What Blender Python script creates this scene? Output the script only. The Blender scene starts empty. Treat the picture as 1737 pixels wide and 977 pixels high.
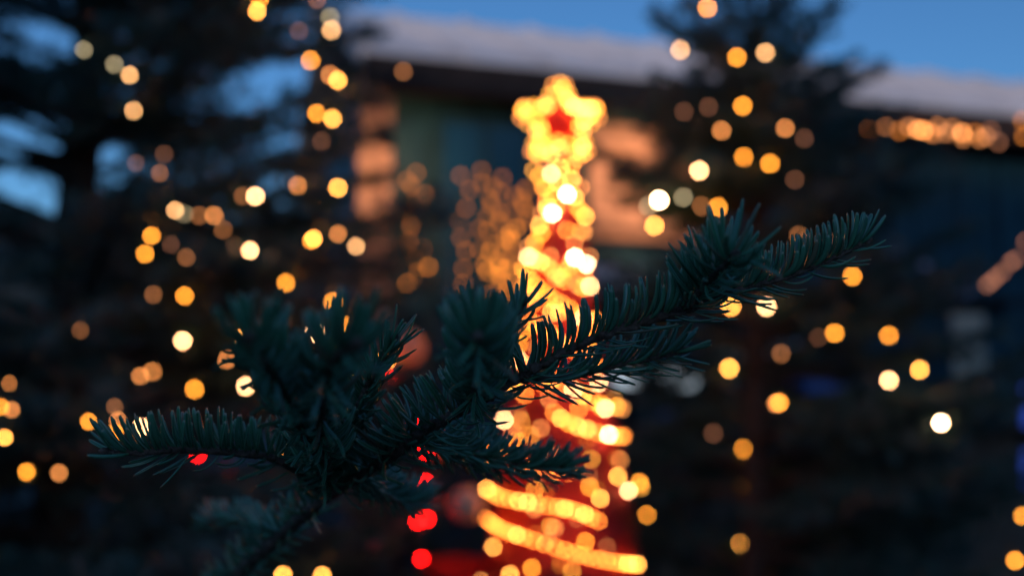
import bpy, math, random
import numpy as np
from mathutils import Vector, Matrix

C = bpy.context.scene.collection
SC = bpy.context.scene
R = math.radians
rng = np.random.default_rng(7)
random.seed(7)

# ------------------------------------------------------------------ camera
LENS, SENS, FOCUS, APERTURE = 35.0, 36.0, 0.50, 0.0115
PITCH = R(5.0)
EYE = np.array([0.0, 0.0, 1.5])
cam_d = bpy.data.cameras.new('camera')
cam = bpy.data.objects.new('camera', cam_d)
C.objects.link(cam)
cam.location = EYE
cam.rotation_euler = (R(90) + PITCH, 0, 0)
cam_d.lens, cam_d.sensor_width = LENS, SENS
cam_d.clip_start, cam_d.clip_end = 0.02, 3000
cam_d.dof.use_dof = True
cam_d.dof.focus_distance = FOCUS
cam_d.dof.aperture_fstop = LENS / 1000 / APERTURE
cam_d.dof.aperture_blades = 0
SC.camera = cam

# ------------------------------------------------------------------ dusk sky, afterglow, exposure
w = bpy.data.worlds.new('World')
SC.world = w
w.use_nodes = True
nt = w.node_tree
bg = nt.nodes['Background']
sky = nt.nodes.new('ShaderNodeTexSky')
sky.sky_type = 'NISHITA'
sky.sun_disc = False
SUN_EL, SUN_ROT = R(8.0), R(180)
sky.sun_elevation = SUN_EL
sky.sun_rotation = SUN_ROT
sky.altitude = 300
sky.air_density, sky.dust_density, sky.ozone_density = 1.0, 0.5, 5.0
nt.links.new(sky.outputs[0], bg.inputs[0])
bg.inputs[1].default_value = 0.15
sun_d = bpy.data.lights.new('sun', 'SUN')
sun_d.energy, sun_d.angle, sun_d.color = 1.9, R(1.0), (1.0, 0.84, 0.80)
sun = bpy.data.objects.new('sun', sun_d)
C.objects.link(sun)
sun.rotation_euler = (R(82), 0, 0)
SC.view_settings.view_transform = 'Standard'
SC.view_settings.look = 'None'
SC.view_settings.exposure = 0.0
SC.view_settings.gamma = 1.0
SC.view_settings.use_curve_mapping = False
cy = SC.cycles
cy.use_denoising = True
cy.caustics_reflective = cy.caustics_refractive = False
cy.max_bounces, cy.diffuse_bounces, cy.glossy_bounces = 5, 2, 2
cy.transparent_max_bounces = 8
cy.sample_clamp_indirect = 8.0
cy.use_light_tree = True
cy.use_adaptive_sampling = False

FPX = 1737 * LENS / SENS
CP, SP = math.cos(PITCH), math.sin(PITCH)


def ray(px, py):
    """direction (per metre of depth along the lens axis) through a pixel of the 1737x977 photograph"""
    x, y = (px - 868.5) / FPX, -(py - 488.5) / FPX
    return np.array([x, CP - y * SP, SP + y * CP])


def at(px, py, d):
    return EYE + ray(px, py) * d


# ------------------------------------------------------------------ materials
def mat(name, col, rough=0.6, spec=0.4, noise=None, bump=0.0, metallic=0.0, var=0.0):
    m = bpy.data.materials.new(name)
    m.use_nodes = True
    n, l = m.node_tree.nodes, m.node_tree.links
    b = n['Principled BSDF']
    b.inputs['Roughness'].default_value = rough
    b.inputs['Specular IOR Level'].default_value = spec
    b.inputs['Metallic'].default_value = metallic
    b.inputs['Base Color'].default_value = (*col, 1)
    if noise:
        sc_, amt = noise
        tc = n.new('ShaderNodeTexCoord')
        tx = n.new('ShaderNodeTexNoise')
        tx.inputs['Scale'].default_value = sc_
        tx.inputs['Detail'].default_value = 5
        l.new(tc.outputs['Object'], tx.inputs['Vector'])
        rp = n.new('ShaderNodeValToRGB')
        rp.color_ramp.elements[0].position, rp.color_ramp.elements[1].position = 0.3, 0.7
        rp.color_ramp.elements[0].color = (*[c * (1 - amt) for c in col], 1)
        rp.color_ramp.elements[1].color = (*[min(1, c * (1 + amt)) for c in col], 1)
        l.new(tx.outputs['Fac'], rp.inputs['Fac'])
        l.new(rp.outputs[0], b.inputs['Base Color'])
        if bump:
            bp = n.new('ShaderNodeBump')
            bp.inputs['Strength'].default_value = bump
            bp.inputs['Distance'].default_value = 0.01
            l.new(tx.outputs['Fac'], bp.inputs['Height'])
            l.new(bp.outputs[0], b.inputs['Normal'])
    return m


def emit(name, col, strength):
    m = bpy.data.materials.new(name)
    m.use_nodes = True
    b = m.node_tree.nodes['Principled BSDF']
    b.inputs['Base Color'].default_value = (*[min(1, c * .5 + .2) for c in col], 1)
    b.inputs['Emission Color'].default_value = (*col, 1)
    b.inputs['Emission Strength'].default_value = strength
    return m


def needle_mat(name, dark, light, tip):
    """needles: a tone of their own each (random per island), yellower blunt tip and brown foot along their length"""
    m = bpy.data.materials.new(name)
    m.use_nodes = True
    n, l = m.node_tree.nodes, m.node_tree.links
    b = n['Principled BSDF']
    b.inputs['Roughness'].default_value = 0.23
    b.inputs['Specular IOR Level'].default_value = 1.0
    g = n.new('ShaderNodeNewGeometry')
    mx = n.new('ShaderNodeMix'); mx.data_type = 'RGBA'
    mx.inputs[6].default_value = (*dark, 1)
    mx.inputs[7].default_value = (*light, 1)
    l.new(g.outputs['Random Per Island'], mx.inputs[0])
    dry = n.new('ShaderNodeMath'); dry.operation = 'GREATER_THAN'; dry.inputs[1].default_value = .975
    l.new(g.outputs['Random Per Island'], dry.inputs[0])
    md = n.new('ShaderNodeMix'); md.data_type = 'RGBA'
    md.inputs[7].default_value = (.16, .10, .04, 1)
    l.new(dry.outputs[0], md.inputs[0])
    l.new(mx.outputs[2], md.inputs[6])
    a = n.new('ShaderNodeAttribute'); a.attribute_name = 'along'
    rp = n.new('ShaderNodeValToRGB')
    e = rp.color_ramp.elements
    e[0].position, e[0].color = 0.0, (.55, .55, .55, 1)
    e[1].position, e[1].color = 0.10, (0, 0, 0, 1)
    x = rp.color_ramp.elements.new(0.93); x.color = (0, 0, 0, 1)
    x = rp.color_ramp.elements.new(1.0); x.color = (.75, .75, .75, 1)
    l.new(a.outputs['Fac'], rp.inputs['Fac'])
    m2 = n.new('ShaderNodeMix'); m2.data_type = 'RGBA'
    l.new(rp.outputs[0], m2.inputs[0])
    l.new(md.outputs[2], m2.inputs[6])
    m2.inputs[7].default_value = (*tip, 1)
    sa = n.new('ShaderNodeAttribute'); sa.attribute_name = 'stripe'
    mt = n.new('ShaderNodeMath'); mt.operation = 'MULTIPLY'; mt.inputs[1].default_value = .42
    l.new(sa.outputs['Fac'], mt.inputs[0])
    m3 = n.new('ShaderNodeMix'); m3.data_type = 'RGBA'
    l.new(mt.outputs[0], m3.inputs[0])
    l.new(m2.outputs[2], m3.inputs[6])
    m3.inputs[7].default_value = (.26, .48, .34, 1)  # pale ridge tint, partly a sky glint put into the colour
    l.new(m3.outputs[2], b.inputs['Base Color'])
    return m


M = {}
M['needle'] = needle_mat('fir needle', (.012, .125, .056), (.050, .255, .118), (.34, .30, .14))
M['needle_far'] = needle_mat('fir needle far', (.028, .085, .068), (.065, .135, .105), (.06, .06, .03))
M['twig'] = mat('twig bark', (.15, .105, .08), .8, .2, (180, .6), .6)
M['bark'] = mat('bark', (.07, .05, .04), .9, .2, (40, .5), .8)
M['cable'] = mat('dark green cable', (.01, .03, .02), .5)
M['red'] = mat('red tinsel fabric', (.34, .011, .009), .55, .4, (60, .45), .6)
M['redstar'] = mat('red star', (.62, .015, .01), .45)
M['roof'] = mat('pale roof', (.80, .74, .72), .7, .3, (3, .12))
M['beam'] = mat('dark timber', (.035, .025, .022), .75, .3, (14, .4), .4)
M['blue'] = mat('blue painted boards', (.014, .07, .10), .55, .4, (9, .3), .3)
M['pink'] = mat('bare larch boards', (.46, .27, .19), .7, .3, (10, .22), .3)
M['glass'] = mat('dark window glass', (.010, .075, .15), .22, .5)
M['ground'] = mat('trodden ground', (.07, .065, .06), .95, .2, (2.5, .4), .5)
M['hill'] = mat('wooded hill', (.03, .04, .04), .95, .1, (.05, .5))
M['metal'] = mat('dark metal', (.04, .04, .045), .4, .5, metallic=.8)
M['pale'] = mat('pale board', (.66, .52, .37), .7, .3, (20, .1))
M['white'] = mat('white enamel', (.75, .78, .8), .4)
M['lilac'] = mat('lilac cloth', (.55, .53, .66), .9, .1, (30, .15))
M['bluecloth'] = mat('blue paper', (.12, .2, .5), .6)
M['peach'] = mat('peach satin', (.78, .40, .24), .45)
M['sack'] = mat('red felt', (.48, .02, .018), .95, .1, (25, .35), .4)
M['wood'] = mat('worn counter wood', (.16, .10, .07), .7, .3, (12, .4), .3)

LEVEL = {'V': (6.0, 3.2, 1.7), 'W': (2.6, 1.25, .52), 'Y': (1.9, .72, .12), 'A': (1.25, .40, .036), 'P': (.95, .46, .17),
         'O': (.60, .20, .050), 'B': (.20, .070, .022), 'D': (.085, .032, .016), 'G': (.24, .19, .105), 'R': (2.6, .009, .008),
         'C': (.085, .023, .002), 'E': (.19, .054, .005), 'S': (1.25, .31, .040), 'L': (.62, .25, .03), 'U': (.05, .16, .9)}
RATIO = 0.20        # bulb diameter : blur disc diameter
for k, c in LEVEL.items():
    mx_ = max(c)
    M['bulb' + k] = emit('lit bulb ' + k, tuple(v / mx_ for v in c), mx_ / RATIO ** 2)


# ------------------------------------------------------------------ mesh helpers
class MB:
    def __init__(s):
        s.v, s.f, s.m, s.a, s.n = [], [], [], [], 0
        s.st = []

    def add(s, verts, faces, mi=0, along=None):
        verts = np.asarray(verts, float)
        s.v.append(verts)
        s.f.extend([tuple(int(i) + s.n for i in f) for f in faces])
        s.m.extend([mi] * len(faces))
        s.a.append(np.zeros(len(verts)) + .5 if along is None else np.asarray(along, float))
        s.n += len(verts)

    def box(s, lo, hi, mi=0, F=None, ch=0.0):
        lo, hi = np.minimum(lo, hi), np.maximum(lo, hi)
        if ch <= 0:
            v = np.array([[x, y, z] for z in (lo[2], hi[2]) for y in (lo[1], hi[1]) for x in (lo[0], hi[0])])
            f = [(0, 2, 3, 1), (4, 5, 7, 6), (0, 1, 5, 4), (2, 6, 7, 3), (0, 4, 6, 2), (1, 3, 7, 5)]
        else:
            v, f = [], []
            import itertools
            idx = {}
            for sx, sy, sz in itertools.product((0, 1), repeat=3):
                c = np.array([(lo, hi)[sx][0], (lo, hi)[sy][1], (lo, hi)[sz][2]])
                sg = np.array([1 - 2 * sx, 1 - 2 * sy, 1 - 2 * sz]) * ch
                for ax in range(3):
                    o = sg.copy(); o[ax] = 0
                    idx[(sx, sy, sz, ax)] = len(v); v.append(c + o)
            for ax in range(3):
                b_, c_ = (ax + 1) % 3, (ax + 2) % 3
                for s_ in (0, 1):
                    q = []
                    for p, r_ in ((0, 0), (1, 0), (1, 1), (0, 1)):
                        k = [0, 0, 0]; k[ax] = s_; k[b_] = p; k[c_] = r_
                        q.append(idx[(*k, ax)])
                    f.append(q if s_ else q[::-1])
            for ax in range(3):
                b_, c_ = (ax + 1) % 3, (ax + 2) % 3
                for p, r_ in ((0, 0), (1, 0), (1, 1), (0, 1)):
                    k0 = [0, 0, 0]; k1 = [0, 0, 0]
                    k0[ax], k1[ax] = 0, 1
                    k0[b_] = k1[b_] = p; k0[c_] = k1[c_] = r_
                    q = [idx[(*k0, b_)], idx[(*k1, b_)], idx[(*k1, c_)], idx[(*k0, c_)]]
                    f.append(q if (p + r_) % 2 else q[::-1])
            for k in itertools.product((0, 1), repeat=3):
                f.append([idx[(*k, a_)] for a_ in ((0, 1, 2) if sum(k) % 2 else (0, 2, 1))])
            v = np.array(v)
        if F is not None:
            v = F(v)
        s.add(v, f, mi)

    def tube(s, pts, radii, sides=8, mi=0, cap=True, lump=0.0):
        pts = np.asarray(pts, float)
        n = len(pts)
        radii = np.zeros(n) + radii
        t = np.gradient(pts, axis=0)
        t /= np.linalg.norm(t, axis=1)[:, None] + 1e-12
        up = np.array([0, 0, 1.0]) if abs(t[0][2]) < .9 else np.array([1.0, 0, 0])
        b = np.cross(t[0], up); b /= np.linalg.norm(b)
        V = []
        ang = np.linspace(0, 2 * math.pi, sides, endpoint=False)
        for i in range(n):
            b = b - t[i] * np.dot(b, t[i]); b /= np.linalg.norm(b)
            c = np.cross(t[i], b)
            rr = radii[i] * (1 + lump * rng.standard_normal(sides)) if lump else radii[i]
            V.append(pts[i] + (np.cos(ang) * rr)[:, None] * b + (np.sin(ang) * rr)[:, None] * c)
        F = [(i * sides + k, i * sides + (k + 1) % sides, (i + 1) * sides + (k + 1) % sides, (i + 1) * sides + k)
             for i in range(n - 1) for k in range(sides)]
        if cap:
            F.append(tuple(range(sides - 1, -1, -1)))
            F.append(tuple(range((n - 1) * sides, n * sides)))
        s.add(np.concatenate(V), F, mi)

    def lathe(s, prof, base, sides=40, mi=0, wob=0.0):
        prof = np.asarray(prof, float)
        ang = np.linspace(0, 2 * math.pi, sides, endpoint=False)
        V = []
        for r_, z in prof:
            rr = r_ * (1 + wob * rng.standard_normal(sides))
            V.append(np.stack([np.cos(ang) * rr, np.sin(ang) * rr, np.full(sides, z)], 1))
        F = [(i * sides + k, i * sides + (k + 1) % sides, (i + 1) * sides + (k + 1) % sides, (i + 1) * sides + k)
             for i in range(len(prof) - 1) for k in range(sides)]
        s.add(np.concatenate(V) + np.asarray(base), F, mi)

    def build(s, name, mats, parent=None, smooth=True, origin=None):
        me = bpy.data.meshes.new(name)
        V = np.concatenate(s.v)
        if origin is not None:
            V = V - np.asarray(origin)
        lens = np.fromiter((len(f) for f in s.f), np.int32, len(s.f))
        loops = np.fromiter((i for f in s.f for i in f), np.int32, int(lens.sum()))
        me.vertices.add(len(V)); me.vertices.foreach_set('co', V.astype(np.float32).ravel())
        me.loops.add(len(loops)); me.loops.foreach_set('vertex_index', loops)
        me.polygons.add(len(lens))
        st = np.zeros(len(lens), np.int32); st[1:] = np.cumsum(lens)[:-1]
        me.polygons.foreach_set('loop_start', st)
        me.polygons.foreach_set('material_index', np.array(s.m, np.int32))
        me.polygons.foreach_set('use_smooth', np.full(len(lens), smooth))
        at_ = me.attributes.new('along', 'FLOAT', 'POINT')
        at_.data.foreach_set('value', np.concatenate(s.a).astype(np.float32))
        if s.st:
            sa = me.attributes.new('stripe', 'FLOAT', 'POINT')
            sa.data.foreach_set('value', np.concatenate(s.st).astype(np.float32))
        for m in (mats if isinstance(mats, (list, tuple)) else [mats]):
            me.materials.append(m)
        me.update(calc_edges=True)
        me.validate()
        o = bpy.data.objects.new(name, me)
        C.objects.link(o)
        if parent is not None:
            o.parent = parent
        if origin is not None:
            o.location = origin
        return o


def tag(o, label=None, cat=None, group=None, kind=None):
    for k, v in (('label', label), ('category', cat), ('group', group), ('kind', kind)):
        if v:
            o[k] = v
    return o


def empty(name, loc, label=None, cat=None, group=None):
    o = bpy.data.objects.new(name, None)
    C.objects.link(o)
    o.location = loc
    o.empty_display_size = .05
    return tag(o, label, cat, group)


def hang(o, parent):
    """parent o, built in world coordinates, under an Empty without moving it"""
    o.parent = parent
    o.matrix_parent_inverse = Matrix.Translation(-Vector(parent.location))
    return o


def spline(pts, n):
    """Catmull-Rom through pts, n samples"""
    p = np.asarray(pts, float)
    q = np.vstack([2 * p[0] - p[1], p, 2 * p[-1] - p[-2]])
    out = []
    for u in np.linspace(0, len(p) - 1 - 1e-9, n):
        i = int(u); t = u - i
        a, b, c, d = q[i:i + 4]
        out.append(.5 * (2 * b + (c - a) * t + (2 * a - 5 * b + 4 * c - d) * t * t + (3 * b - a - 3 * c + d) * t ** 3))
    return np.array(out)


def norm(v):
    return v / (np.linalg.norm(v) + 1e-12)


# ------------------------------------------------------------------ the setting
g = MB()
g.add([(-900, -900, 0), (900, -900, 0), (900, 900, 0), (-900, 900, 0)], [(0, 1, 2, 3)])
tag(g.build('ground', M['ground']), kind='structure')
# the wooded slopes all round the market; an unseen bank added behind the viewer keeps the last sun off everything but the roof
h = MB()
nx = 120
hv, hf = [], []
for j, fr_ in enumerate((.55, .8, 1.0, 1.6)):
    for i in range(nx):
        az = 2 * math.pi * i / nx
        c_, s_ = math.cos(az), math.sin(az)
        back = max(0.0, -s_)
        wob = 1 + .10 * math.sin(az * 5 + .7) + .06 * math.sin(az * 13 + 2) + .04 * math.sin(az * 29)
        wb = min(1.0, max(0.0, (back - .35) / .3))
        rad = 150 * (1 - wb) + wb * 40 / max(back, .3)
        hh = (23 + 9 * abs(c_) ** 2) * wob * (1 - wb) + wb * 9.35
        hv.append((c_ * rad * fr_, s_ * rad * fr_, (-.5, hh * .55, hh, -.5)[j]))
for j in range(3):
    for i in range(nx):
        k = (i + 1) % nx
        hf.append((j * nx + i, j * nx + k, (j + 1) * nx + k, (j + 1) * nx + i))
h.add(hv, hf)
tag(h.build('hills_with_shade_bank', M['hill']), kind='structure')

# ------------------------------------------------------------------ the market hut
HA = np.array([-0.60, 4.55, 0.0])                  # under the left end of the front eave
HU = norm(np.array([3.55, 1.12, 0.0]))             # along the front, to the right
HV = np.array([-HU[1], HU[0], 0.0])                # into the hut
HL, EAVE, OVER, RUN, PITCHR = 6.2, 2.95, 0.24, 1.85, math.tan(R(25))


def HF(v):
    v = np.asarray(v, float)
    return HA + v[..., 0:1] * HU + v[..., 1:2] * HV + v[..., 2:3] * np.array([0, 0, 1.0])


def hut_at(px, py, v):
    """hut coordinates (u, v, z) where a pixel's ray meets the upright plane v metres behind the eave"""
    d = ray(px, py)
    t = (v - np.dot(EYE - HA, HV)) / np.dot(d, HV)
    p = EYE + d * t
    return np.array([np.dot(p - HA, HU), v, p[2]])


hut = empty('market_hut', HF(np.array([HL / 2, 1.2, 0.0])), 'blue boarded wooden market hut with pale pitched roof behind the glowing cone tree', 'hut')


def hpart(mb, name, m, smooth=False, par=None):
    return hang(mb.build(name, m, None, smooth), hut) if par is None else None


r_ = MB()                                           # roof: two slabs with standing seams
for sgn in (1, -1):
    def RF(v, sgn=sgn):
        v = np.asarray(v, float)
        y = v[:, 1] if sgn > 0 else 2 * RUN - v[:, 1]
        return HF(np.stack([v[:, 0], y, EAVE + v[:, 1] * PITCHR + v[:, 2]], 1))
    r_.box((-.12, -.02, .0), (HL, RUN - .004, .07), F=RF)
    for k in range(14):
        u0 = -.1 + k * .47
        r_.box((u0, -.01, .072), (u0 + .03, RUN - .02, .10), F=RF)
hpart(r_, 'roof', M['roof'])
f_ = MB()
f_.box((-.10, -.05, EAVE - .12), (HL - .02, -.022, EAVE + .03), F=HF)
f_.box((-.05, .0, EAVE - .12), (HL - .05, .10, EAVE - .03), F=HF)
hpart(f_, 'fascia', M['beam'])
cl = MB()                                           # soffit boards under the overhang
for k in range(1):
    cl.box((-.08, .105 + k * .095, EAVE - .028), (HL - .05, .195 + k * .095, EAVE - .008), F=HF)
hpart(cl, 'soffit', M['beam'])
wl = MB()                                           # boarded front wall with battens
W1 = 1.10
k = 0
u0 = .02
while u0 < HL - .3:
    inwin = (1.30 < u0 < 1.62)
    wl.box((u0, OVER, 0), (u0 + .145, OVER + .03, EAVE + OVER * PITCHR - .05), F=HF)
    wl.box((u0 + .135, OVER - .018, 0), (u0 + .165, OVER - .002, EAVE + OVER * PITCHR - .06), F=HF)
    u0 += .15
wl.box((.03, OVER + .032, 0), (HL - .3, 2 * RUN - OVER, EAVE + .1), F=HF)
hpart(wl, 'wall', M['blue'])


def hobj(name, lo, hi, m, ch=.006):
    b = MB(); b.box(lo, hi, F=HF, ch=ch)
    return hpart(b, name, m)


# posts and bare boards at the left corner, warm in the downlight
a0, a1 = hut_at(606, 300, OVER - .06)[0], hut_at(664, 300, OVER - .06)[0]
for i in range(2):
    uu = a0 + (a1 - a0) * i * .52
    hobj('post', (uu, OVER - .10, 0), (uu + (a1 - a0) * .46, OVER - .025, EAVE - .02), M['pink'])
p0, p1 = hut_at(1000, 405, OVER - .05), hut_at(1175, 222, OVER - .05)
sh = MB()
n_b = 5
for i in range(n_b):
    x0 = p0[0] + (p1[0] - p0[0]) * i / n_b
    sh.box((x0, OVER - .06, p0[2]), (x0 + (p1[0] - p0[0]) / n_b - .006, OVER - .03, p1[2]), F=HF, ch=.003)
L_ = p1 - p0
sh.box((p0[0] + .02, OVER - .085, p0[2] + .06), (p1[0] - .03, OVER - .062, p0[2] + .13), F=HF, ch=.003)
sh.box((p0[0] + .02, OVER - .085, p1[2] - .13), (p1[0] - .03, OVER - .062, p1[2] - .06), F=HF, ch=.003)
hpart(sh, 'shutter', M['pink'])
# wide window between post and cone tree: frame, glass
q0, q1 = hut_at(735, 520, OVER - .03), hut_at(905, 205, OVER - .03)
fr = MB()
fw = .045
fr.box((q0[0], OVER - .06, q0[2]), (q0[0] + fw, OVER - .022, q1[2]), F=HF, ch=.004)
fr.box((q1[0] - fw, OVER - .06, q0[2]), (q1[0], OVER - .022, q1[2]), F=HF, ch=.004)
for z in (q0[2], q1[2] - fw):
    fr.box((q0[0] + fw, OVER - .06, z), (q1[0] - fw, OVER - .022, z + fw), F=HF, ch=.004)
fr.box(((q0[0] + q1[0]) / 2 - .014, OVER - .058, q0[2] + fw), ((q0[0] + q1[0]) / 2 + .014, OVER - .024, q1[2] - fw), F=HF)
wf = hpart(fr, 'window_frame', M['blue'])
gl = MB(); gl.box((q0[0] + fw, OVER - .046, q0[2] + fw), (q1[0] - fw, OVER - .040, q1[2] - fw), F=HF)
go = gl.build('pane', M['glass'], None, False); go.parent = wf; go.matrix_parent_inverse = Matrix.Translation(-Vector(hut.location))
go.matrix_parent_inverse = Matrix.Identity(4)
# counter on the right half
c0 = hut_at(1040, 720, .1)
CT = c0[2]
cu0, cu1 = hut_at(1050, 700, -.05)[0], HL - .4
cn = MB()
cn.box((cu0, -.12, CT - .045), (cu1, OVER - .03, CT), F=HF, ch=.006)
for i in range(int((cu1 - cu0) / .16)):
    cn.box((cu0 + i * .16 + .005, .04, .02), (cu0 + i * .16 + .153, .065, CT - .047), F=HF)
hpart(cn, 'counter', M['wood'])


# downlights: small dark cans under the eave with a warm lamp each
def downlight(px, label, aim, energy):
    u = hut_at(px, 200, .05)[0]
    base = HF(np.array([u, -.34, EAVE - .42]))
    t = empty('downlight', base, label, 'lamp', 'downlights under the eave')
    to = norm(np.asarray(aim) - base)
    b = MB()
    b.tube([base - to * .05, base - to * .045, base, base + to * .06], [.012, .034, .038, .040], 16, cap=False)
    b.tube([base + to * .0, base + to * .002], [.036, .036], 16)
    hang(b.build('housing', M['metal']), t)
    br = MB()
    br.tube([base - to * .045, HF(np.array([u, -.045, EAVE - .06]))], .008, 8)
    hang(br.build('bracket', M['metal']), t)
    ld = bpy.data.lights.new('warm_spot', 'SPOT')
    ld.energy, ld.color, ld.spot_size, ld.spot_blend, ld.shadow_soft_size = energy, (1, .52, .26), R(125), .9, .025
    lo = bpy.data.objects.new('warm_spot', ld); C.objects.link(lo)
    lo.rotation_euler = Vector(to).to_track_quat('-Z', 'Y').to_euler()
    lo.location = Vector(base + to * .03) - Vector(base)
    lo.parent = t


downlight(628, 'small dark downlight under the eave above the corner post', HF(np.array([.16, OVER, 2.4])), 15)
downlight(1085, 'small dark downlight under the eave above the bare shutter', HF(np.array([p0[0] + L_[0] / 2, OVER, (p0[2] + p1[2]) / 2 ])), 24)


# things on and round the hut
def prop_box(name, px, py, wpx, hpx, v, dep, m, label, cat, group=None, lid=None):
    c = hut_at(px, py, v)
    dd = np.dot(HF(c) - EYE, np.array([0, CP, SP]))
    s = dd / FPX
    ww, hh = wpx * s / 2, hpx * s / 2
    t = empty(name, HF(np.array([c[0], v, c[2] - hh])), label, cat, group)
    b = MB(); b.box((c[0] - ww, v, c[2] - hh), (c[0] + ww, v + dep, c[2] + hh), F=HF, ch=min(ww, hh, dep) * .12)
    hang(b.build('body' if lid else 'panel', m, None, False), t)
    if lid:
        b = MB(); b.box((c[0] - ww * 1.05, v - .006, c[2] + hh + .001), (c[0] + ww * 1.05, v + dep + .006, c[2] + hh + .018), F=HF, ch=.004)
        hang(b.build('lid', lid, None, False), t)
    return t, c, ww, hh


t, c, ww, hh = prop_box('notice_board', 1646, 590, 66, 118, -.14, .02, M['pale'], 'tall pale blank board hung on the hut front right of the right fir', 'board')
b = MB()
for s_ in (-1, 1):
    b.tube([HF(np.array([c[0] + s_ * ww * .7, -.13, c[2] + hh - .005])), HF(np.array([c[0] + s_ * ww * .3, -.06, EAVE - .15]))], .004, 6)
hang(b.build('hanger', M['metal']), t)
prop_box('folded_cloth', 1612, 489, 92, 26, .12, .16, M['lilac'], 'lilac folded cloth lying on the hanging shelf beside the pale board', 'cloth')
c = hut_at(1612, 504, .12)
t = empty('shelf', HF(c), 'dark timber shelf hanging on chains below the eave lights', 'shelf')
b = MB(); b.box((c[0] - .75, .06, c[2] - .03), (c[0] + .5, .34, c[2] - .002), F=HF, ch=.004)
hang(b.build('board', M['beam'], None, False), t)
for s_ in (-.7, .45):
    b = MB(); b.tube([HF(np.array([c[0] + s_, .2, c[2] - .002])), HF(np.array([c[0] + s_, .2, EAVE - .03]))], .005, 6)
    hang(b.build('chain', M['metal']), t)


def pale_glow(px, py, wpx, hpx, v, lab):  # lamp shapes made up so pale boxes on the counter glow
    c = hut_at(px, py, v)
    p = HF(c)
    sc_l = np.dot(p - EYE, VIEW_) / FPX
    ww, hh = wpx * sc_l / 2, hpx * sc_l / 2
    ft = np.array([p[0], p[1], p[2] - hh])
    t = empty('pale_glow', ft, lab, 'pale_glow', 'pale lamp shapes with added glow on the counter')
    b = MB(); b.lathe([(0, .012), (ww * .8, .012), (ww, hh * .5), (ww, hh * 1.5), (ww * .75, hh * 2), (0, hh * 2)], ft, 20)
    hang(b.build('glass', emit('pale added glow', (.72, .88, 1.0), .85)), t)
    b = MB(); b.lathe([(0, 0), (ww * .9, 0), (ww * .9, .011), (0, .011)], ft, 20)
    hang(b.build('base', M['metal']), t)
    b = MB(); b.lathe([(ww * .9, hh * 2 + .002), (ww * .3, hh * 2 + .05), (.008, hh * 2 + .06), (.008, hh * 2 + .09), (0, hh * 2 + .09)], ft, 20)
    hang(b.build('cap', M['metal']), t)
    b = MB(); b.tube([ft + np.array([0, 0, -.18]), ft + np.array([0, 0, -.001])], .03, 12)
    hang(b.build('foot', M['metal']), t)


VIEW_ = np.array([0, CP, SP])
pale_glow(1152, 642, 62, 40, -.07, 'wider pale blue lamp shape with added glow behind the shoot below the stem')
pale_glow(1066, 636, 50, 44, -.07, 'narrower pale blue lamp shape with added glow beside the cone tree')
prop_box('parcel', 1158, 702, 44, 34, -.11, .15, M['bluecloth'], 'small blue paper parcel in front of the white box', 'parcel')
prop_box('plank', 1290, 628, 36, 180, -.02, .04, M['pink'], 'upright bare plank leaning behind the right fir', 'plank')
prop_box('plank', 1240, 640, 44, 152, .03, .04, M['pale'], 'shorter pale plank beside the bare plank', 'plank')
prop_box('tray', 1345, 592, 74, 22, .04, .2, M['white'], 'flat white tray behind the crown of the right fir', 'tray')
prop_box('tray', 1400, 655, 80, 22, .04, .2, M['bluecloth'], 'flat blue tray behind the crown of the right fir', 'tray')
prop_box('cushion', 1622, 704, 54, 34, -.1, .2, M['pale'], 'pale cushion on the counter below the blank board', 'cushion')
prop_box('parcel', 1548, 442, 70, 26, .14, .1, M['lilac'], 'flat lilac parcel above the folded cloth near the branch tip', 'parcel')
prop_box('paper_star_box', 1045, 478, 90, 50, .05, .15, M['white'], 'white carton lit warm just right of the cone tree', 'carton')

for px, py, wpx, lab in ((1045, 504, 110, 'small wall shelf carrying the white carton beside the cone tree'), (1548, 456, 90, 'small wall shelf carrying the flat lilac parcel'),
                         (1345, 604, 90, 'small wall shelf carrying the white tray'), (1400, 667, 96, 'small wall shelf carrying the blue tray')):
    c = hut_at(px, py, .1)
    hw = wpx / 2 * 5.2 / FPX
    t = empty('wall_shelf', HF(np.array([c[0], OVER, c[2]])), lab, 'shelf', 'small shelves on the hut front')
    b = MB(); b.box((c[0] - hw, .02, c[2] - .022), (c[0] + hw, OVER - .02, c[2] - .002), F=HF, ch=.003)
    hang(b.build('board', M['beam'], None, False), t)
    for s_ in (-.7, .7):
        b = MB(); b.box((c[0] + s_ * hw - .01, OVER - .12, c[2] - .09), (c[0] + s_ * hw + .01, OVER - .02, c[2] - .024), F=HF)
        hang(b.build('bracket', M['beam'], None, False), t)

# blue tube lamps at the right edge
for k, (px, y0, y1, lab) in enumerate(((1742, 655, 722, 'upper blue light tube at the right end of the counter'), (1742, 765, 822, 'lower blue light tube at the right end of the counter'))):
    pa, pb = at(px, y0, 5.0), at(px, y1, 5.0)
    t = empty('tube_lamp', pb, lab, 'lamp', 'blue light tubes')
    b = MB(); b.tube([pa, (pa + pb) / 2, pb], .018, 12)
    hang(b.build('tube', emit('blue tube', (.06, .15, 1.0), .4)), t)
    for pe in (pa + np.array([0, 0, .002]), pb - np.array([0, 0, .032])):
        b = MB(); b.tube([pe, pe + np.array([0, 0, .03])], .021, 12)
        hang(b.build('end_cap', M['metal']), t)
    b = MB(); b.box(pb + np.array([-.02, .03, -.1]), pa + np.array([.02, .05, .1]))
    hang(b.build('mount', M['beam'], None, False), t)


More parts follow.
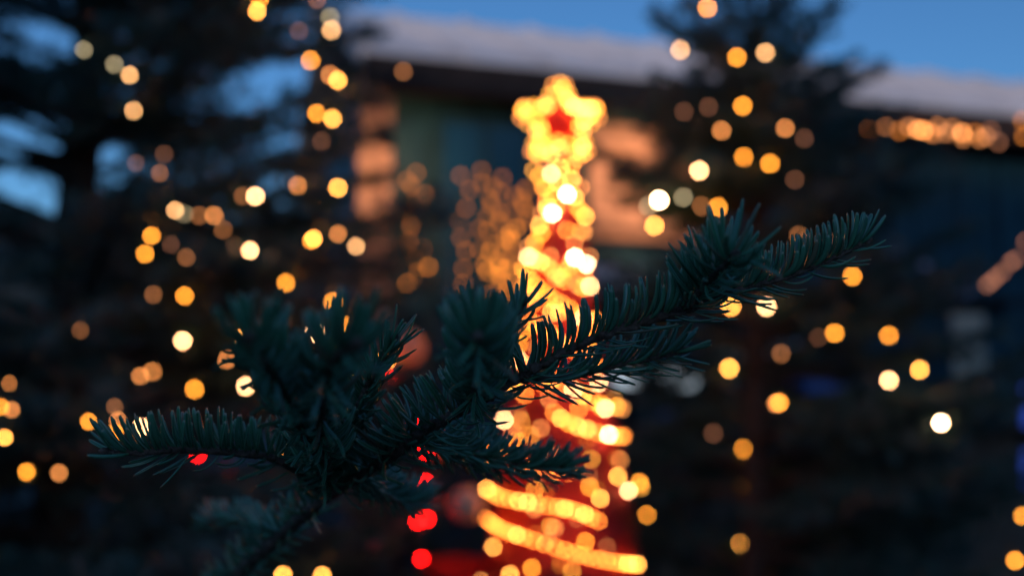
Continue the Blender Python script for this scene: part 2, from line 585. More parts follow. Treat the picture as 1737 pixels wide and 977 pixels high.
# ------------------------------------------------------------------ fir trees (background)
def fir_tree(x, y, H, Rb, seed, label, z0=.25, per=6, dz=.2, dens=230, shape=.85, yaw0=0.0, gap=0.0, skip=None, zj=.035):
    rg = np.random.default_rng(seed)
    base = np.array([x, y, 0.0])
    t = empty('fir_tree', base, label, 'tree', 'fir trees hung with lights')
    tr = MB()
    zz = np.linspace(-.02, H, 14)
    bend = np.stack([.03 * np.sin(zz * 1.3 + seed), .03 * np.cos(zz * 1.1 + seed), zz], 1)
    tr.tube(base + bend, np.linspace(.075 * H / 3.5, .008, 14), 12, lump=.05)
    hang(tr.build('trunk', M['bark']), t)
    segs = []          # (p0, p1) of twig axes that carry needles
    wood = MB()
    z = z0
    while z < H - .02:
        f = 1 - z / H
        n = per if f > .15 else 4
        y0 = rg.uniform(0, 6.28)
        for k in range(n):
            if rg.random() < gap:
                continue
            az = y0 + k * 6.283 / n + rg.normal(0, .18)
            if skip and skip(z, az):
                continue
            L = Rb * f ** shape * rg.uniform(.72, 1.12) + .05
            up = .05 + .55 * (1 - f) + rg.normal(0, .08)
            dr = np.array([math.cos(az), math.sin(az), 0])
            o = base + np.array([.03 * math.sin(z * 1.3 + seed), .03 * math.cos(z * 1.1 + seed), z + rg.normal(0, zj)])
            s = np.linspace(0, 1, 7)
            droop = -.30 * f * s ** 1.5 + .22 * f * s ** 3
            P = o + dr * (s * L)[:, None] + np.stack([0 * s, 0 * s, (up * s + droop) * L], 1)
            side = np.cross(dr, [0, 0, 1.0])
            P = P + side * (.05 * L * np.sin(s * 2.5 + rg.uniform(0, 6)))[:, None]
            wood.tube(P, np.linspace(.006 + .010 * L, .0025, 7), 5, 0)
            for i in range(6):
                if s[i] > .12:
                    segs.append((P[i], P[i + 1]))
            nt_ = max(3, int(L / .075))
            for j in range(nt_):
                u = .18 + .80 * (j + rg.uniform(.2, .8)) / nt_
                i = min(5, int(u * 6)); q = P[i] + (P[i + 1] - P[i]) * (u * 6 - i)
                ax = norm(P[i + 1] - P[i])
                for sg in (-1, 1):
                    l2 = min(.34, .42 * L * (1.08 - u) + .05) * rg.uniform(.6, 1.15)
                    d2 = norm(ax * .75 + sg * side * .75 + np.array([0, 0, rg.normal(-.04, .16)]))
                    e = q + d2 * l2 + np.array([0, 0, -.12 * l2 * rg.uniform(0, 1)])
                    m_ = (q + e) / 2 + np.array([0, 0, .02 * l2])
                    segs += [(q, m_), (m_, e)]
                    if l2 > .12:
                        for v_ in (.35, .62):
                            for s2 in (-1, 1):
                                q2 = q + (e - q) * v_
                                d3 = norm(d2 * .75 + s2 * np.cross(d2, [0, 0, 1.0]) * .7 + np.array([0, 0, rg.normal(0, .15)]))
                                segs.append((q2, q2 + d3 * l2 * .42 * rg.uniform(.6, 1.1)))
        z += dz * (.55 + .45 * f) * rg.uniform(.85, 1.15)
    # leader
    segs.append((base + bend[-2], base + bend[-1]))
    A = np.array([a for a, _ in segs]); B = np.array([b_ for _, b_ in segs])
    ln = np.linalg.norm(B - A, axis=1)
    cnt = np.maximum(2, (ln * dens).astype(int))
    idx = np.repeat(np.arange(len(A)), cnt)
    n = len(idx)
    u = rg.random(n)[:, None]
    ax = (B - A) / ln[:, None]
    T = ax[idx]
    rnd = rg.standard_normal((n, 3)); rnd[:, 2] += .45
    rnd -= T * (rnd * T).sum(1)[:, None]
    rnd /= np.linalg.norm(rnd, axis=1)[:, None]
    D = rnd * .8 + T * rg.uniform(.3, .8, n)[:, None]
    D /= np.linalg.norm(D, axis=1)[:, None]
    P0 = A[idx] + (B - A)[idx] * u
    Ln = rg.uniform(.018, .030, n)[:, None]
    S = np.cross(D, rg.standard_normal((n, 3))); S /= np.linalg.norm(S, axis=1)[:, None]
    wd = .0024
    V = np.stack([P0 - S * wd * .5, P0 + S * wd * .5, P0 + D * Ln * .6 + S * wd, P0 + D * Ln, P0 + D * Ln * .6 - S * wd], 1).reshape(-1, 3)
    cr = MB()
    cr.v.append(V); cr.a.append(np.tile([0.05, 0.05, .6, 1, .6], n)); cr.n = len(V)
    k5 = np.arange(n)[:, None] * 5 + np.arange(5)
    cr.f = [tuple(r) for r in k5.tolist()]
    cr.m = [0] * n
    # twig wood in the same crown
    off = cr.n
    for v, a_ in zip(wood.v, wood.a):
        cr.v.append(v); cr.a.append(a_)
    cr.f += [tuple(i + off for i in f) for f in wood.f]
    cr.m += [1] * len(wood.f)
    cr.n += wood.n
    hang(cr.build('crown', [M['needle_far'], M['bark']], None, False), t)
    return t, P0


LX, LY = at(130, 500, 3.0)[0], 3.0
left_tree, PL = fir_tree(LX, LY, 4.6, 1.55, 3, 'tall dark fir strung with amber lights left of the hut, sky showing through its boughs', per=9, dz=.20, dens=390, shape=.68, zj=.09)
RX, RY = at(1280, 500, 3.5)[0], 3.5
right_tree, PR = fir_tree(RX, RY, 3.05, 1.35, 11, 'fir with scattered amber lights right of the cone tree, its top against the blue sky', per=9, dz=.18, dens=480, shape=.8, zj=.07,
                             skip=lambda z, az: z < 1.9 and math.cos(az - math.atan2(3.0 - RY, .15 - RX)) > .45)
mid_tree, PM = fir_tree(at(690, 500, 3.9)[0], 3.9, 1.75, .55, 23, 'low dark fir standing under the blue hut window', per=6, dz=.17, dens=460)


# ------------------------------------------------------------------ strings of lights
def bulb_mesh(key):
    b = MB()
    pr = [(0.0, -.5), (.20, -.46), (.38, -.32), (.48, -.12), (.5, .05), (.43, .26), (.30, .42), (.17, .5), (.17, .56), (0, .56)]
    b.lathe(pr, (0, 0, 0), 12)
    o = b.build('bulb', M['bulb' + key])
    me = o.data
    bpy.data.objects.remove(o)
    return me


BM = {k: bulb_mesh(k) for k in LEVEL}


def bulb_size(d):
    return RATIO * APERTURE * (d - FOCUS) / FOCUS


def add_bulb(p, key, par, local=None, size=None, k=1.0):
    d = np.dot(p - EYE, np.array([0, CP, SP]))
    o = bpy.data.objects.new('bulb', BM[key])
    C.objects.link(o)
    o.parent = par
    o.location = Vector(p) - Vector(local if local is not None else par.location)
    s = (bulb_size(d) if size is None else size) * k
    o.scale = (s, s, s)
    o.rotation_euler = (random.uniform(-.5, .5), random.uniform(-.5, .5), 0)
    return o


def chain_order(P):
    P = list(map(np.asarray, P))
    rest = list(range(len(P)))
    cur = max(rest, key=lambda i: P[i][2]); out = [cur]; rest.remove(cur)
    while rest:
        cur = min(rest, key=lambda i: np.linalg.norm(P[i] - P[out[-1]])); out.append(cur); rest.remove(cur)
    return out


def light_string(pts, keys, label, group=None, sag=.03, order=True, cable=True, rad=.0013, k=1.0):
    o_ = chain_order(pts) if order else list(range(len(pts)))
    t = empty('light_string', pts[o_[0]], label, 'string lights', group)
    for i in o_:
        add_bulb(pts[i], keys[i], t, k=k)
    line = []
    for a, b in zip(o_[:-1], o_[1:]):
        A, B = pts[a], pts[b]
        up = np.array([0, 0, .006])
        for u in np.linspace(0, 1, 6)[:-1]:
            line.append(A + (B - A) * u + up - np.array([0, 0, sag * np.linalg.norm(B - A) * 4 * u * (1 - u)]))
    line.append(pts[o_[-1]] + np.array([0, 0, .006]))
    m = MB(); m.tube(np.array(line), rad, 5)
    hang(m.build('cable', M['cable']), t)
    return t


def on_crown(px, py, needles, d0, near=1.3):
    """the point where a light lies on the outer needles of a crown"""
    d = ray(px, py); dl = np.linalg.norm(d); dn = d / dl
    q = needles - EYE
    tt = q @ dn
    pr = np.linalg.norm(q - tt[:, None] * dn, axis=1)
    s = np.sort(tt[(pr < .035) & (tt > near)])
    dist = (s[3] - .02) / dl if len(s) > 5 else d0
    return at(px, py, dist)


LEFT_UP = [(436, 20, 'Y'), (440, -2, 'A'), (538, 0, 'B'), (562, 52, 'P'), (560, 30, 'G'), (527, 103, 'A'), (507, 53, 'D'), (573, 137, 'Y'), (560, 128, 'O'),
           (537, 193, 'A'), (564, 202, 'Y'), (220, 128, 'P'), (194, 110, 'G'), (227, 188, 'P'), (142, 85, 'G'), (271, 294, 'B'), (230, 277, 'D'),
           (505, 315, 'O'), (573, 319, 'Y'), (684, 122, 'B'), (433, 333, 'W'), (412, 333, 'B'), (545, 240, 'D'), (278, 262, 'D')]
LEFT_LOW = [(297, 357, 'P'), (313, 363, 'G'), (338, 366, 'B'), (363, 366, 'O'), (378, 390, 'B'), (257, 400, 'A'), (246, 431, 'A'), (290, 415, 'D'),
            (316, 437, 'B'), (424, 425, 'W'), (532, 405, 'Y'), (528, 408, 'A'), (573, 397, 'O'), (604, 418, 'P'), (313, 502, 'A'), (485, 480, 'A'), (565, 512, 'A'),
            (310, 578, 'W'), (415, 572, 'Y'), (535, 565, 'W'), (582, 552, 'A'), (417, 655, 'W'), (238, 638, 'O'), (258, 630, 'O'), (330, 660, 'A'),
            (195, 733, 'A'), (240, 724, 'W'), (150, 715, 'A'), (45, 800, 'A'), (100, 802, 'O'), (20, 695, 'O'), (8, 742, 'Y'), (2, 690, 'A'), (15, 650, 'O'),
            (137, 560, 'B'), (195, 690, 'B'), (200, 712, 'O'), (655, 612, 'Y'), (260, 500, 'B'), (480, 975, 'Y'), (547, 976, 'Y'), (385, 610, 'O'), (590, 640, 'A'), (488, 760, 'A'), (592, 790, 'A')]
RIGHT_UP = [(1200, 14, 'A'), (1154, 85, 'P'), (1250, 98, 'A'), (1298, 90, 'P'), (1260, 180, 'A'), (1224, 222, 'O'), (1262, 267, 'A'), (1306, 278, 'A'), (1186, 290, 'W'),
            (1332, 218, 'O'), (1202, 182, 'D'), (1160, 190, 'D'), (1118, 340, 'V'), (1159, 335, 'G'), (1100, 350, 'G'), (1110, 383, 'Y'), (1190, 350, 'B'), (1218, 352, 'A'),
            (1348, 305, 'D'), (1364, 235, 'D')]
RIGHT_LOW = [(1446, 469, 'A'), (1300, 520, 'W'), (1240, 520, 'Y'), (1416, 565, 'A'), (1388, 572, 'D'), (1508, 569, 'A'), (1237, 625, 'Y'), (1508, 645, 'W'), (1560, 627, 'Y'),
             (1322, 683, 'A'), (1316, 684, 'O'), (1596, 717, 'V'), (1262, 762, 'A'), (1290, 765, 'B'), (1258, 829, 'A'), (1258, 922, 'Y'), (1309, 965, 'B'), (1735, 875, 'A'),
             (1722, 950, 'A'), (1410, 412, 'D'), (1355, 400, 'B'), (1325, 600, 'B'), (1210, 735, 'D')]


def tree_string(lst, needles, d0, label, group):
    pts = [on_crown(px, py, needles, d0) for px, py, _ in lst]
    return light_string(pts, [k for _, _, k in lst], label, group)


tree_string(LEFT_UP, PL, 3.0, 'amber light string wound through the upper boughs of the tall left fir', 'light strings on the firs')
tree_string(LEFT_LOW, PL, 2.6, 'amber light string wound through the lower boughs of the tall left fir', 'light strings on the firs')
tree_string(RIGHT_UP, PR, 3.3, 'amber light string round the upper half of the right fir', 'light strings on the firs')
tree_string(RIGHT_LOW, PR, 3.0, 'widely spaced light string over the lower boughs of the right fir', 'light strings on the firs')

# string under the eave, swag at the right
ev = [(1393, 212, 'D'), (1430, 214, 'B'), (1450, 222, 'E'), (1476, 219, 'E'), (1487, 220, 'E'), (1502, 214, 'B'), (1508, 222, 'B'), (1526, 223, 'E'), (1556, 220, 'O'), (1566, 222, 'O'), (1578, 224, 'E'),
      (1584, 228, 'B'), (1606, 226, 'B'), (1632, 226, 'O'), (1634, 235, 'B'), (1654, 226, 'E'), (1662, 236, 'B'), (1672, 232, 'B'), (1694, 242, 'D'), (1735, 205, 'E'), (1737, 232, 'E'), (1590, 215, 'B'), (1542, 216, 'B'), (1615, 218, 'B'), (1680, 222, 'D')]
pts = [HF(hut_at(px, py, -.09)) for px, py, _ in ev]
light_string(pts, [k for *_, k in ev], 'closely spaced amber light string running below the hut eave', order=False, sag=.01)
sw = [(1740, 410, 'D'), (1722, 440, 'D'), (1714, 446, 'D'), (1700, 462, 'D'), (1690, 470, 'D'), (1674, 484, 'D'), (1682, 478, 'D')]
light_string([at(px, py, 5.1) for px, py, _ in sw], [k for *_, k in sw], 'dim brown light string slanting down at the end of the shelf', order=False)
# curtains of lights hanging down the hut window
def strand(x0, x1, y0, y1, n, keys, lab, seed):
    rg = np.random.default_rng(seed)
    ys = np.linspace(y0, y1, n)
    pts = [HF(hut_at(x0 + (x1 - x0) * rg.random(), yy + rg.uniform(-4, 4), OVER - .13)) for yy in ys]
    ks = [keys[min(len(keys) - 1, int(len(keys) * i / n))] for i in range(n)]
    top = HF(hut_at((x0 + x1) / 2, 110, OVER - .12))
    return light_string(pts, ks, lab, 'light strands hanging down the hut front', order=False, sag=0)


strand(684, 728, 290, 478, 15, 'CCCCE', 'orange light strand hanging beside the corner post', 1)
strand(774, 802, 300, 480, 8, 'CCC', 'dim orange light strand hanging at the middle of the hut window', 2)
strand(812, 862, 292, 505, 24, 'CCCEC', 'orange light strand just left of the cone tree', 3)
strand(836, 895, 320, 505, 30, 'CCECEE', 'brightest orange light strand hanging directly behind the cone tree', 4)

# ------------------------------------------------------------------ the glowing red cone tree with its star
DT = 3.0
axis = at(952, 500, DT)
TX, TY = axis[0], axis[1]
PXM = DT / FPX
z_of = lambda py: at(952, py, DT)[2]
zt, zb = z_of(285), z_of(900)
rt, rb = 31 * PXM, 126 * PXM
slope = (rb - rt) / (zt - zb)
z_base = .16
r_at = lambda z: rt + (zt - z) * slope
cone = empty('cone_tree', (TX, TY, 0), 'red cone shaped decoration tree wrapped in glowing amber lights with a star on top', 'decoration')
b = MB()
prof = []
zs = np.linspace(z_base, zt, 90)
for i, z in enumerate(zs):
    prof.append((r_at(z) * (1 + .02 * math.sin(i * 1.9)) - .012, z))
prof.append((0.01, zt + .03))
prof = [(0.0, z_base)] + prof
b.lathe(prof, (TX, TY, 0), 64, wob=.012)
hang(b.build('body', M['red']), cone)
b = MB()
b.lathe([(0, 0), (.20, 0), (.20, .02), (.05, .03), (.045, z_base + .03), (0, z_base + .03)], (TX, TY, 0), 24)
hang(b.build('stand', M['metal']), cone)
# star
sc_ = at(949, 211, DT)
Rst, rst = 71 * PXM, 30 * PXM
b = MB()
ring = []
for k in range(10):
    a = math.pi / 2 + k * math.pi / 5
    rr = Rst if k % 2 == 0 else rst
    ring.append((math.cos(a) * rr, math.sin(a) * rr))
V = [(x, -.012, z) for x, z in ring] + [(x, .012, z) for x, z in ring] + [(0, -.026, 0), (0, .026, 0)]
F = []
for k in range(10):
    j = (k + 1) % 10
    F += [(k, 20, j), (10 + k, 10 + j, 21), (k, j, 10 + j, 10 + k)]
b.add(np.array(V) + sc_, F)
b.tube([sc_ - [0, 0, rst * .8], np.array([TX, TY, zt - .02])], .012, 8)
star = hang(b.build('star', M['redstar'], None, False), cone)
for k in range(10):
    p, q = np.array(ring[k]), np.array(ring[(k + 1) % 10])
    right = (p[0] + q[0]) > 0.0
    for j in range(5):
        u = (j + .5) / 5
        c = p + (q - p) * u
        key = random.choice('LYAE' if right else 'LLAE')
        o = add_bulb(sc_ + np.array([c[0], -.028, c[1]]), key, star, local=(0, 0, 0), k=.86)
    nrm = norm(np.array([q[1] - p[1], p[0] - q[0]]))
    if np.dot(nrm, p + q) < 0:
        nrm = -nrm
    for j in range(3):                                  # a second, dimmer run on the rim of the star
        c = p + (q - p) * (j + .5) / 3 + nrm * .015
        add_bulb(sc_ + np.array([c[0], -.004, c[1]]), 'O' if j != 1 else 'L', star, local=(0, 0, 0), k=.8)

# the rope wound round the cone
def on_cone(px, py, off=.010):
    d = ray(px, py)
    best = None
    for t_ in np.linspace(DT - .6, DT + .05, 900):
        p = EYE + d * t_
        rad = math.hypot(p[0] - TX, p[1] - TY)
        if rad <= r_at(p[2]) + off:
            return p
    return at(px, py, DT)


def row(a, n, keys):
    P = spline(a, n)
    return [(x, y, random.choice(keys)) for x, y in P]


UP = [(935, 262, 'Y'), (905, 290, 'L'), (915, 300, 'A'), (935, 295, 'W'), (950, 285, 'Y'), (970, 280, 'A'), (922, 318, 'A'), (962, 330, 'V'), (975, 335, 'Y'), (948, 312, 'Y'), (985, 318, 'O'), (937, 362, 'V'), (928, 352, 'Y'),
      (984, 358, 'A'), (978, 350, 'L'), (915, 383, 'Y'), (918, 396, 'A'), (985, 391, 'L'), (991, 394, 'O'), (907, 412, 'A'), (896, 420, 'O'), (975, 437, 'V'), (995, 449, 'V'), (1000, 436, 'O'), (972, 448, 'L'),
      (1001, 486, 'W'), (980, 484, 'O'), (988, 488, 'A'), (965, 455, 'A')]
UP += row([(896, 436), (920, 446), (942, 462), (958, 476)], 8, 'SYW')
UP += row([(888, 455), (905, 480), (930, 503), (960, 520), (1000, 545)], 11, 'SSA')
UP += row([(900, 545), (925, 560), (950, 580), (985, 600), (1012, 622)], 10, 'SSY')
UP += row([(880, 610), (905, 628), (945, 650), (985, 668), (1020, 690)], 10, 'SSYW')
UP += [(1027, 693, 'W'), (1046, 690, 'A'), (1055, 693, 'O'), (935, 530, 'Y'), (990, 540, 'W'), (1005, 575, 'A'), (890, 560, 'A'), (1015, 650, 'W'), (875, 655, 'Y')]
LO = [(855, 712, 'W'), (884, 713, 'L'), (900, 738, 'L'), (878, 748, 'A'), (1003, 778, 'L'), (1052, 780, 'O'), (1048, 808, 'Y'), (1066, 832, 'W'), (1085, 818, 'A'), (1087, 826, 'L'),
      (1018, 845, 'Y'), (1000, 825, 'A'), (837, 927, 'Y'), (902, 963, 'A'), (933, 892, 'L'), (993, 918, 'A'), (1097, 873, 'A'), (865, 974, 'Y'), (970, 968, 'L'), (1032, 737, 'V'), (908, 830, 'L'), (816, 985, 'O')]
LO += row([(940, 700), (962, 716), (990, 726), (1020, 735), (1045, 740), (1058, 740)], 10, 'SSYA')
LO += row([(826, 829), (850, 843), (895, 852), (945, 860), (980, 867), (1015, 883)], 16, 'SSSY')
LO += row([(826, 880), (850, 897), (890, 911), (950, 930), (1000, 945), (1050, 954), (1082, 957)], 22, 'SSSSY')
LO += row([(830, 770), (870, 785), (920, 795), (965, 800)], 8, 'SA')


def cone_string(lst, label, back):
    pts = [on_cone(x, y) for x, y, _ in lst]
    keys = [k for *_, k in lst]
    for i in range(back[2]):                            # the far side of the cone carries lights too
        u = (i + .5) / back[2]
        z = back[0] + (back[1] - back[0]) * u
        a = R(20) + R(140) * ((i * .618) % 1)
        rr = r_at(z) + .008
        pts.append(np.array([TX + rr * math.cos(a), TY + rr * math.sin(a), z])); keys.append(random.choice('LYA'))
    return light_string(pts, keys, label, 'light strings wound round the red cone tree', sag=0, k=.88)


cone_string(UP, 'glowing yellow light string wound round the narrow upper half of the red cone', (z_of(690), z_of(300), 16))
cone_string(LO, 'glowing yellow light string in slanting rows round the wide lower half of the red cone', (z_of(1250), z_of(720), 12))

EX = []
rx = random.Random(5)
for i in range(36):
    py = 285 + 420 * (i + rx.random()) / 36
    hw = 24 + (py - 285) * .135
    EX.append((952 + hw * rx.uniform(-1, 1), py, rx.choice('AOSSAYE')))
for i in range(18):
    py = 700 + 270 * (i + rx.random()) / 18
    EX.append((952 + (24 + (py - 285) * .15) * rx.uniform(-1, 1), py, rx.choice('EBEO')))
cone_string(EX, 'loosely scattered amber light string over the gaps between the rows on the red cone', (z_of(960), z_of(340), 14))

# red sack, peach baubles and red bulbs left of the cone
b = MB()
sp_ = at(768, 960, 2.98)
prof = [(0, 0), (.19, .0), (.215, .08), (.215, .35), (.20, .6), (.165, .82), (.10, .96), (.07, 1.0), (.11, 1.06), (.13, 1.1), (.10, 1.09), (0, 1.02)]
b.lathe([(r1 * .8, z * .86) for r1, z in prof], (sp_[0], sp_[1], 0), 40, wob=.02)
t = empty('gift_sack', (sp_[0], sp_[1], 0), 'tall red felt sack tied at the neck standing left of the cone tree', 'sack')
hang(b.build('body', M['sack']), t)
b = MB()
ang = np.linspace(0, 2 * math.pi, 25)
zz_ = .985 * .86
b.tube(np.stack([sp_[0] + .062 * np.cos(ang), sp_[1] + .062 * np.sin(ang), np.full(25, zz_)], 1), .008, 6)
hang(b.build('tie', M['peach']), t)


def bauble(px, py, d, wpx, lab):
    c = at(px, py, d); r0 = wpx / 2 * d / FPX
    t = empty('bauble', c - np.array([0, 0, r0]), lab, 'bauble', 'peach baubles')
    b = MB()
    th = np.linspace(-math.pi / 2, math.pi / 2, 18)
    b.lathe([(abs(math.cos(a)) * r0, math.sin(a) * r0) for a in th], c, 28)
    hang(b.build('ball', M['peach']), t)
    b = MB(); b.lathe([(0, 0), (r0 * .2, 0), (r0 * .2, r0 * .22), (r0 * .06, r0 * .26), (r0 * .06, r0 * .5), (0, r0 * .5)], c + np.array([0, 0, r0 * .97]), 14)
    hang(b.build('cap', M['metal']), t)
    near = np.concatenate([PL, PM, PR])
    near = near[near[:, 2] > c[2] + r0 + .05]
    tipp = near[np.argmin(np.linalg.norm((near - c) * [1, 1, .4], axis=1))]
    b = MB(); b.tube([c + np.array([0, 0, r0 * 1.4]), tipp], .0012, 5)
    hang(b.build('thread', M['cable']), t)


bauble(792, 855, 2.75, 58, 'larger peach satin bauble hanging against the left edge of the cone tree')
bauble(740, 752, 2.9, 50, 'smaller peach satin bauble hanging higher, above the red sack')
bauble(690, 590, 2.9, 60, 'peach satin bauble highest of the three, between the fir shoots')
rd = [(715, 947, 'R'), (708, 884, 'R'), (724, 880, 'R'), (722, 818, 'R'), (722, 765, 'R'), (650, 632, 'R'), (660, 640, 'R'), (700, 720, 'R'), (335, 770, 'R')]
light_string([at(px, py, 2.72 + .012 * i) for i, (px, py, _) in enumerate(rd)], [k for *_, k in rd], 'red light string dangling left of the cone tree', order=False)

# ------------------------------------------------------------------ the fir branch in focus
NEEDLE_PROFILE = np.array([(-1, 0), (-.68, .5), (-.14, .22), (.14, .22), (.68, .5), (1, 0), (.5, -.38), (-.5, -.38)])
NR = 8
TN = np.array([0, .06, .2, .4, .6, .8, .93, 1.0])
WN = np.array([.45, .6, .88, 1.0, 1.0, .97, .82, .38])
STR = np.array([0, .2, .7, 1, 1, 1, .8, .3])      # pale waxy bands along a fir needle, doubling as painted sky highlights
UPV = np.array([0, 0, 1.0])
VIEW = np.array([0, CP, SP])


def needle(mb, p, d0, d1, L, wdt, side):
    c0, c1, c2 = p, p + d0 * L * .48, p + d0 * L * .48 + d1 * L * .52
    t = TN[:, None]
    P = (1 - t) ** 2 * c0 + 2 * t * (1 - t) * c1 + t * t * c2
    T = 2 * (1 - t) * (c1 - c0) + 2 * t * (c2 - c1)
    T /= np.linalg.norm(T, axis=1)[:, None]
    S = side - T * (T @ side)[:, None]
    S /= np.linalg.norm(S, axis=1)[:, None] + 1e-9
    N = np.cross(S, T)
    wv = WN * wdt / 2
    V = P[:, None, :] + (wv[:, None] * NEEDLE_PROFILE[:, 0])[:, :, None] * S[:, None, :] + (wv[:, None] * NEEDLE_PROFILE[:, 1] * 1.05)[:, :, None] * N[:, None, :]
    n = mb.n
    mb.v.append(V.reshape(-1, 3)); mb.a.append(np.repeat(TN, 8)); mb.n += NR * 8
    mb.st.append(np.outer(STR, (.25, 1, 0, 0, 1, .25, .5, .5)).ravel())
    fc = [(n + i * 8 + k, n + i * 8 + (k + 1) % 8, n + (i + 1) * 8 + (k + 1) % 8, n + (i + 1) * 8 + k) for i in range(NR - 1) for k in range(8)]
    fc.append(tuple(n + (NR - 1) * 8 + k for k in range(8)))
    mb.f += fc
    mb.m += [0] * len(fc)


def shoot(pts, r0, r1, dens, Lmm, parent, up=UPV, lift=.75, under=.45, fwd=.55, t0=0.0, tipbrush=True, seed=1, width=2.65, label=None, name='shoot', bud=True, back=0.0, tidy=False):
    """a twig with comb-like needles: upper ones sweep forward and stand up, lower ones are longer, sparser and hang forward"""
    rg = np.random.default_rng(seed)
    W = spline([at(*p) for p in pts], 60)
    seg = np.linalg.norm(np.diff(W, axis=0), axis=1)
    S = np.concatenate([[0], np.cumsum(seg)])
    Ltot = S[-1]
    W += np.cumsum(rg.standard_normal(W.shape) * .00012, axis=0)
    tb = MB()
    rad = np.linspace(r0, r1, 60) * (1 + .10 * np.sin(S * 900) + .06 * rg.standard_normal(60))
    tb.tube(W, rad, 10, 0, lump=.07)
    if bud:
        e = W[-1]; ax = norm(W[-1] - W[-4])
        tb.tube([e, e + ax * .002, e + ax * .0045, e + ax * .006], [r1, r1 * 1.6, r1 * 1.2, r1 * .2], 8, 0)
    mb = MB()
    n = int(Ltot * 1000 * dens * (1 - t0))
    up = norm(np.asarray(up, float))
    phi = rg.uniform(0, 6.28)
    plan = [(t0 + (1 - t0) * (i + rg.uniform(0, 1)) / n, None) for i in range(n)]
    if tidy:
        plan = []
        for j, deg in enumerate((-62, -30, -6, 16, 42, 70)):
            m_ = max(4, int(n * .115))
            plan += [(t0 + (1 - t0) * (i + (j * .37) % 1 + rg.normal(0, .13)) / m_, R(deg) + rg.normal(0, .07)) for i in range(m_)]
        m_ = int(n * .34)
        plan += [(t0 + (1 - t0) * (i + rg.uniform(0, 1)) / m_, rg.uniform(1.85, 4.43)) for i in range(m_)]
    tj = .45 if tidy else 1.0
    for u, ph in plan:
        u = min(.999, max(0.0, u))
        s = u * Ltot
        k = min(58, int(np.searchsorted(S, s)) - 1 if s > 0 else 0); k = max(k, 0)
        q = W[k] + (W[k + 1] - W[k]) * (s - S[k]) / max(seg[k], 1e-9)
        ax = norm(W[min(k + 2, 59)] - W[max(k - 1, 0)])
        u_ = norm(up - ax * np.dot(up, ax)); v_ = np.cross(ax, u_)
        phi = phi + 2.39996 + rg.normal(0, .15) if ph is None else ph
        rdir = math.cos(phi) * u_ + math.sin(phi) * v_
        upn = math.cos(phi)                      # 1 on top, -1 below
        if upn < -.25 and rg.random() > under:
            continue
        tip = max(0.0, (u - .86) / .14) if tipbrush else 0.0
        f = fwd + .5 * tip + rg.normal(0, .10 * tj) - back
        d0 = norm(rdir * .85 + ax * (f + .25))
        if upn > -.25:
            d1 = norm(rdir * .45 + u_ * lift * (1 - .6 * tip) + ax * (f * .55 + .6 * tip) + rg.standard_normal(3) * .10 * tj)
            L = Lmm * (rg.uniform(.82, 1.12) if not tidy else rg.uniform(.92, 1.08) * (.6 if rg.random() < .04 else 1)) * (1 - .12 * tip)
        else:
            d1 = norm(ax * (1.0 + f) + rdir * rg.uniform(.1, .6) + u_ * rg.choice((-.35, .1, .6)) + rg.standard_normal(3) * .16)
            L = Lmm * rg.uniform(.85, 1.15)
        side = norm(np.cross(d0, ax) + .25 * rg.standard_normal(3))
        if upn > -.25:
            side = norm(side + .5 * rg.standard_normal(3))
        needle(mb, q + rdir * (r0 + (r1 - r0) * u) * .8, d0, d1, L / 1000, width / 1000 * rg.uniform(.85, 1.12) * (1 if upn > -.25 else .72), side)
    so = hang(tb.build(name, M['twig']), branch)
    if label:
        so['label'] = label
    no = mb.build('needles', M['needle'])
    no.parent = so
    return so


branch = empty('fir_branch', at(560, 835, .58), 'dark green fir branch in sharp focus reaching across the whole foreground', 'branch')
MAIN = [(250, 1150, 1.0), (330, 1050, .85), (400, 977, .74), (470, 912, .67), (545, 850, .605), (625, 797, .555), (705, 742, .522), (800, 690, .506), (900, 627, .5), (1000, 577, .5), (1100, 540, .5), (1182, 515, .502)]
back_end = [(at(*MAIN[0]) * 1.0)]
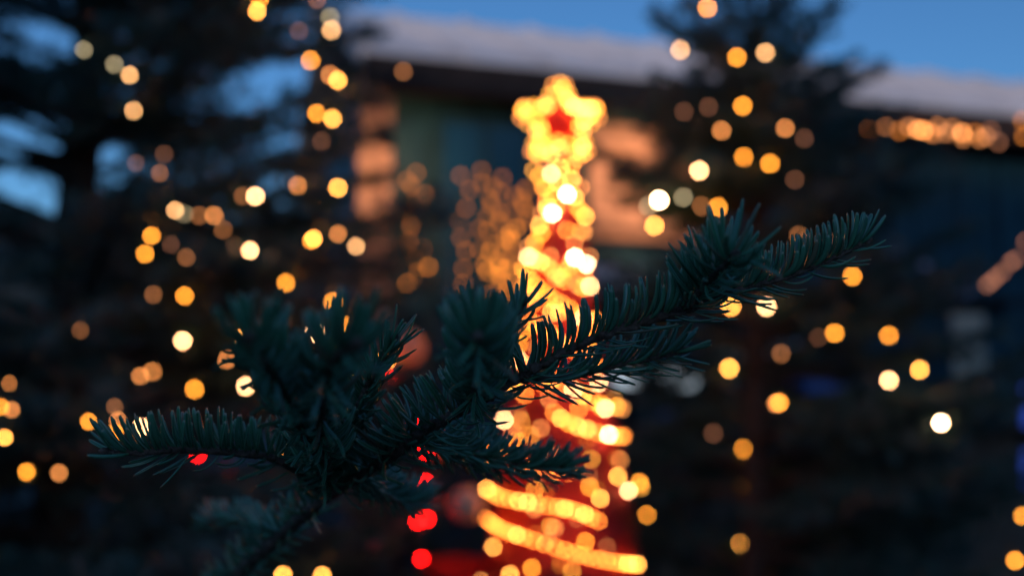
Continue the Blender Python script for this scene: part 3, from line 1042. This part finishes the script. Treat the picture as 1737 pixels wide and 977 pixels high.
# the stem runs on, below the frame, into the boughs of the left fir
stem_pts = [np.array([LX + .35, LY - .7, .75]), np.array([-.72, 1.65, .88])] + [at(*p) for p in MAIN[:5]]
sb = MB()
sw_ = spline(stem_pts, 60)
sb.tube(sw_, np.linspace(.010, .0034, 60) * (1 + .05 * np.sin(np.arange(60) * 1.7)), 12, lump=.05)
stem = hang(sb.build('stem', M['twig']), branch)
shoot(MAIN[1:7], .0036, .0029, .55, 22, branch, lift=.35, under=.5, seed=21, width=2.4, t0=.1, back=.25, bud=False)
shoot(MAIN[5:9], .0029, .0026, 1.2, 25, branch, lift=.8, under=.6, seed=22, tidy=True, up=(-.35, -.2, 1), bud=False, tipbrush=False, back=.55)
shoot(MAIN[8:], .0026, .0022, 1.2, 23.5, branch, lift=1.4, under=.42, seed=23, tidy=True, bud=False, tipbrush=False)
shoot([(1175, 517, .502), (1250, 492, .503), (1330, 468, .505), (1400, 440, .507), (1462, 410, .508)], .0021, .0013, 1.4, 20.5, branch, lift=1.2, under=.35, seed=24, tidy=True, fwd=.6)
shoot([(1165, 520, .5), (1195, 485, .478), (1225, 455, .455), (1245, 432, .44)], .0020, .0014, 1.5, 27, branch, lift=.8, under=.7, seed=25, fwd=.5)
shoot([(885, 645, .503), (960, 640, .515), (1040, 622, .525), (1110, 608, .53), (1150, 596, .533)], .0020, .0013, 1.25, 22, branch, lift=.5, under=.75, seed=26, fwd=.7)
shoot([(705, 742, .525), (780, 760, .56), (860, 782, .585), (930, 790, .60), (965, 790, .605)], .0019, .0014, 1.9, 20, branch, lift=.6, under=.9, seed=27, fwd=.45)
shoot([(800, 688, .506), (812, 645, .455), (815, 600, .41), (812, 568, .375)], .0022, .0016, 1.7, 25, branch, lift=1.5, under=.35, seed=28, fwd=.2)
shoot([(800, 690, .506), (830, 620, .49), (862, 555, .48), (880, 515, .475)], .0016, .0012, 1.0, 20, branch, lift=.4, under=.8, seed=29, fwd=.7)
shoot([(552, 838, .598), (480, 785, .56), (400, 770, .535), (310, 765, .515), (225, 768, .50), (185, 768, .497)], .0025, .0013, 1.25, 22, branch, lift=1.2, under=.5, seed=30, tidy=True, fwd=.3)
shoot([(560, 825, .585), (585, 745, .55), (615, 675, .52), (645, 620, .505), (668, 580, .50)], .0021, .0013, 1.3, 21, branch, lift=.35, under=.9, seed=31, fwd=.75)
shoot([(560, 820, .585), (545, 740, .49), (545, 660, .41), (570, 605, .36), (595, 585, .34)], .0024, .0016, 1.15, 24, branch, lift=1.5, under=.4, seed=32, fwd=.3)
shoot([(550, 815, .58), (500, 710, .46), (455, 630, .38), (425, 580, .34)], .0022, .0015, 1.1, 24, branch, lift=1.5, under=.4, seed=33, fwd=.3)
shoot([(480, 905, .66), (440, 890, .70), (390, 880, .74), (350, 885, .78)], .0018, .0014, .7, 19, branch, lift=.5, under=.8, seed=34)
shoot([(610, 805, .56), (640, 830, .61), (690, 850, .66), (720, 850, .69)], .0018, .0014, 1.3, 20, branch, lift=.5, under=.8, seed=35)
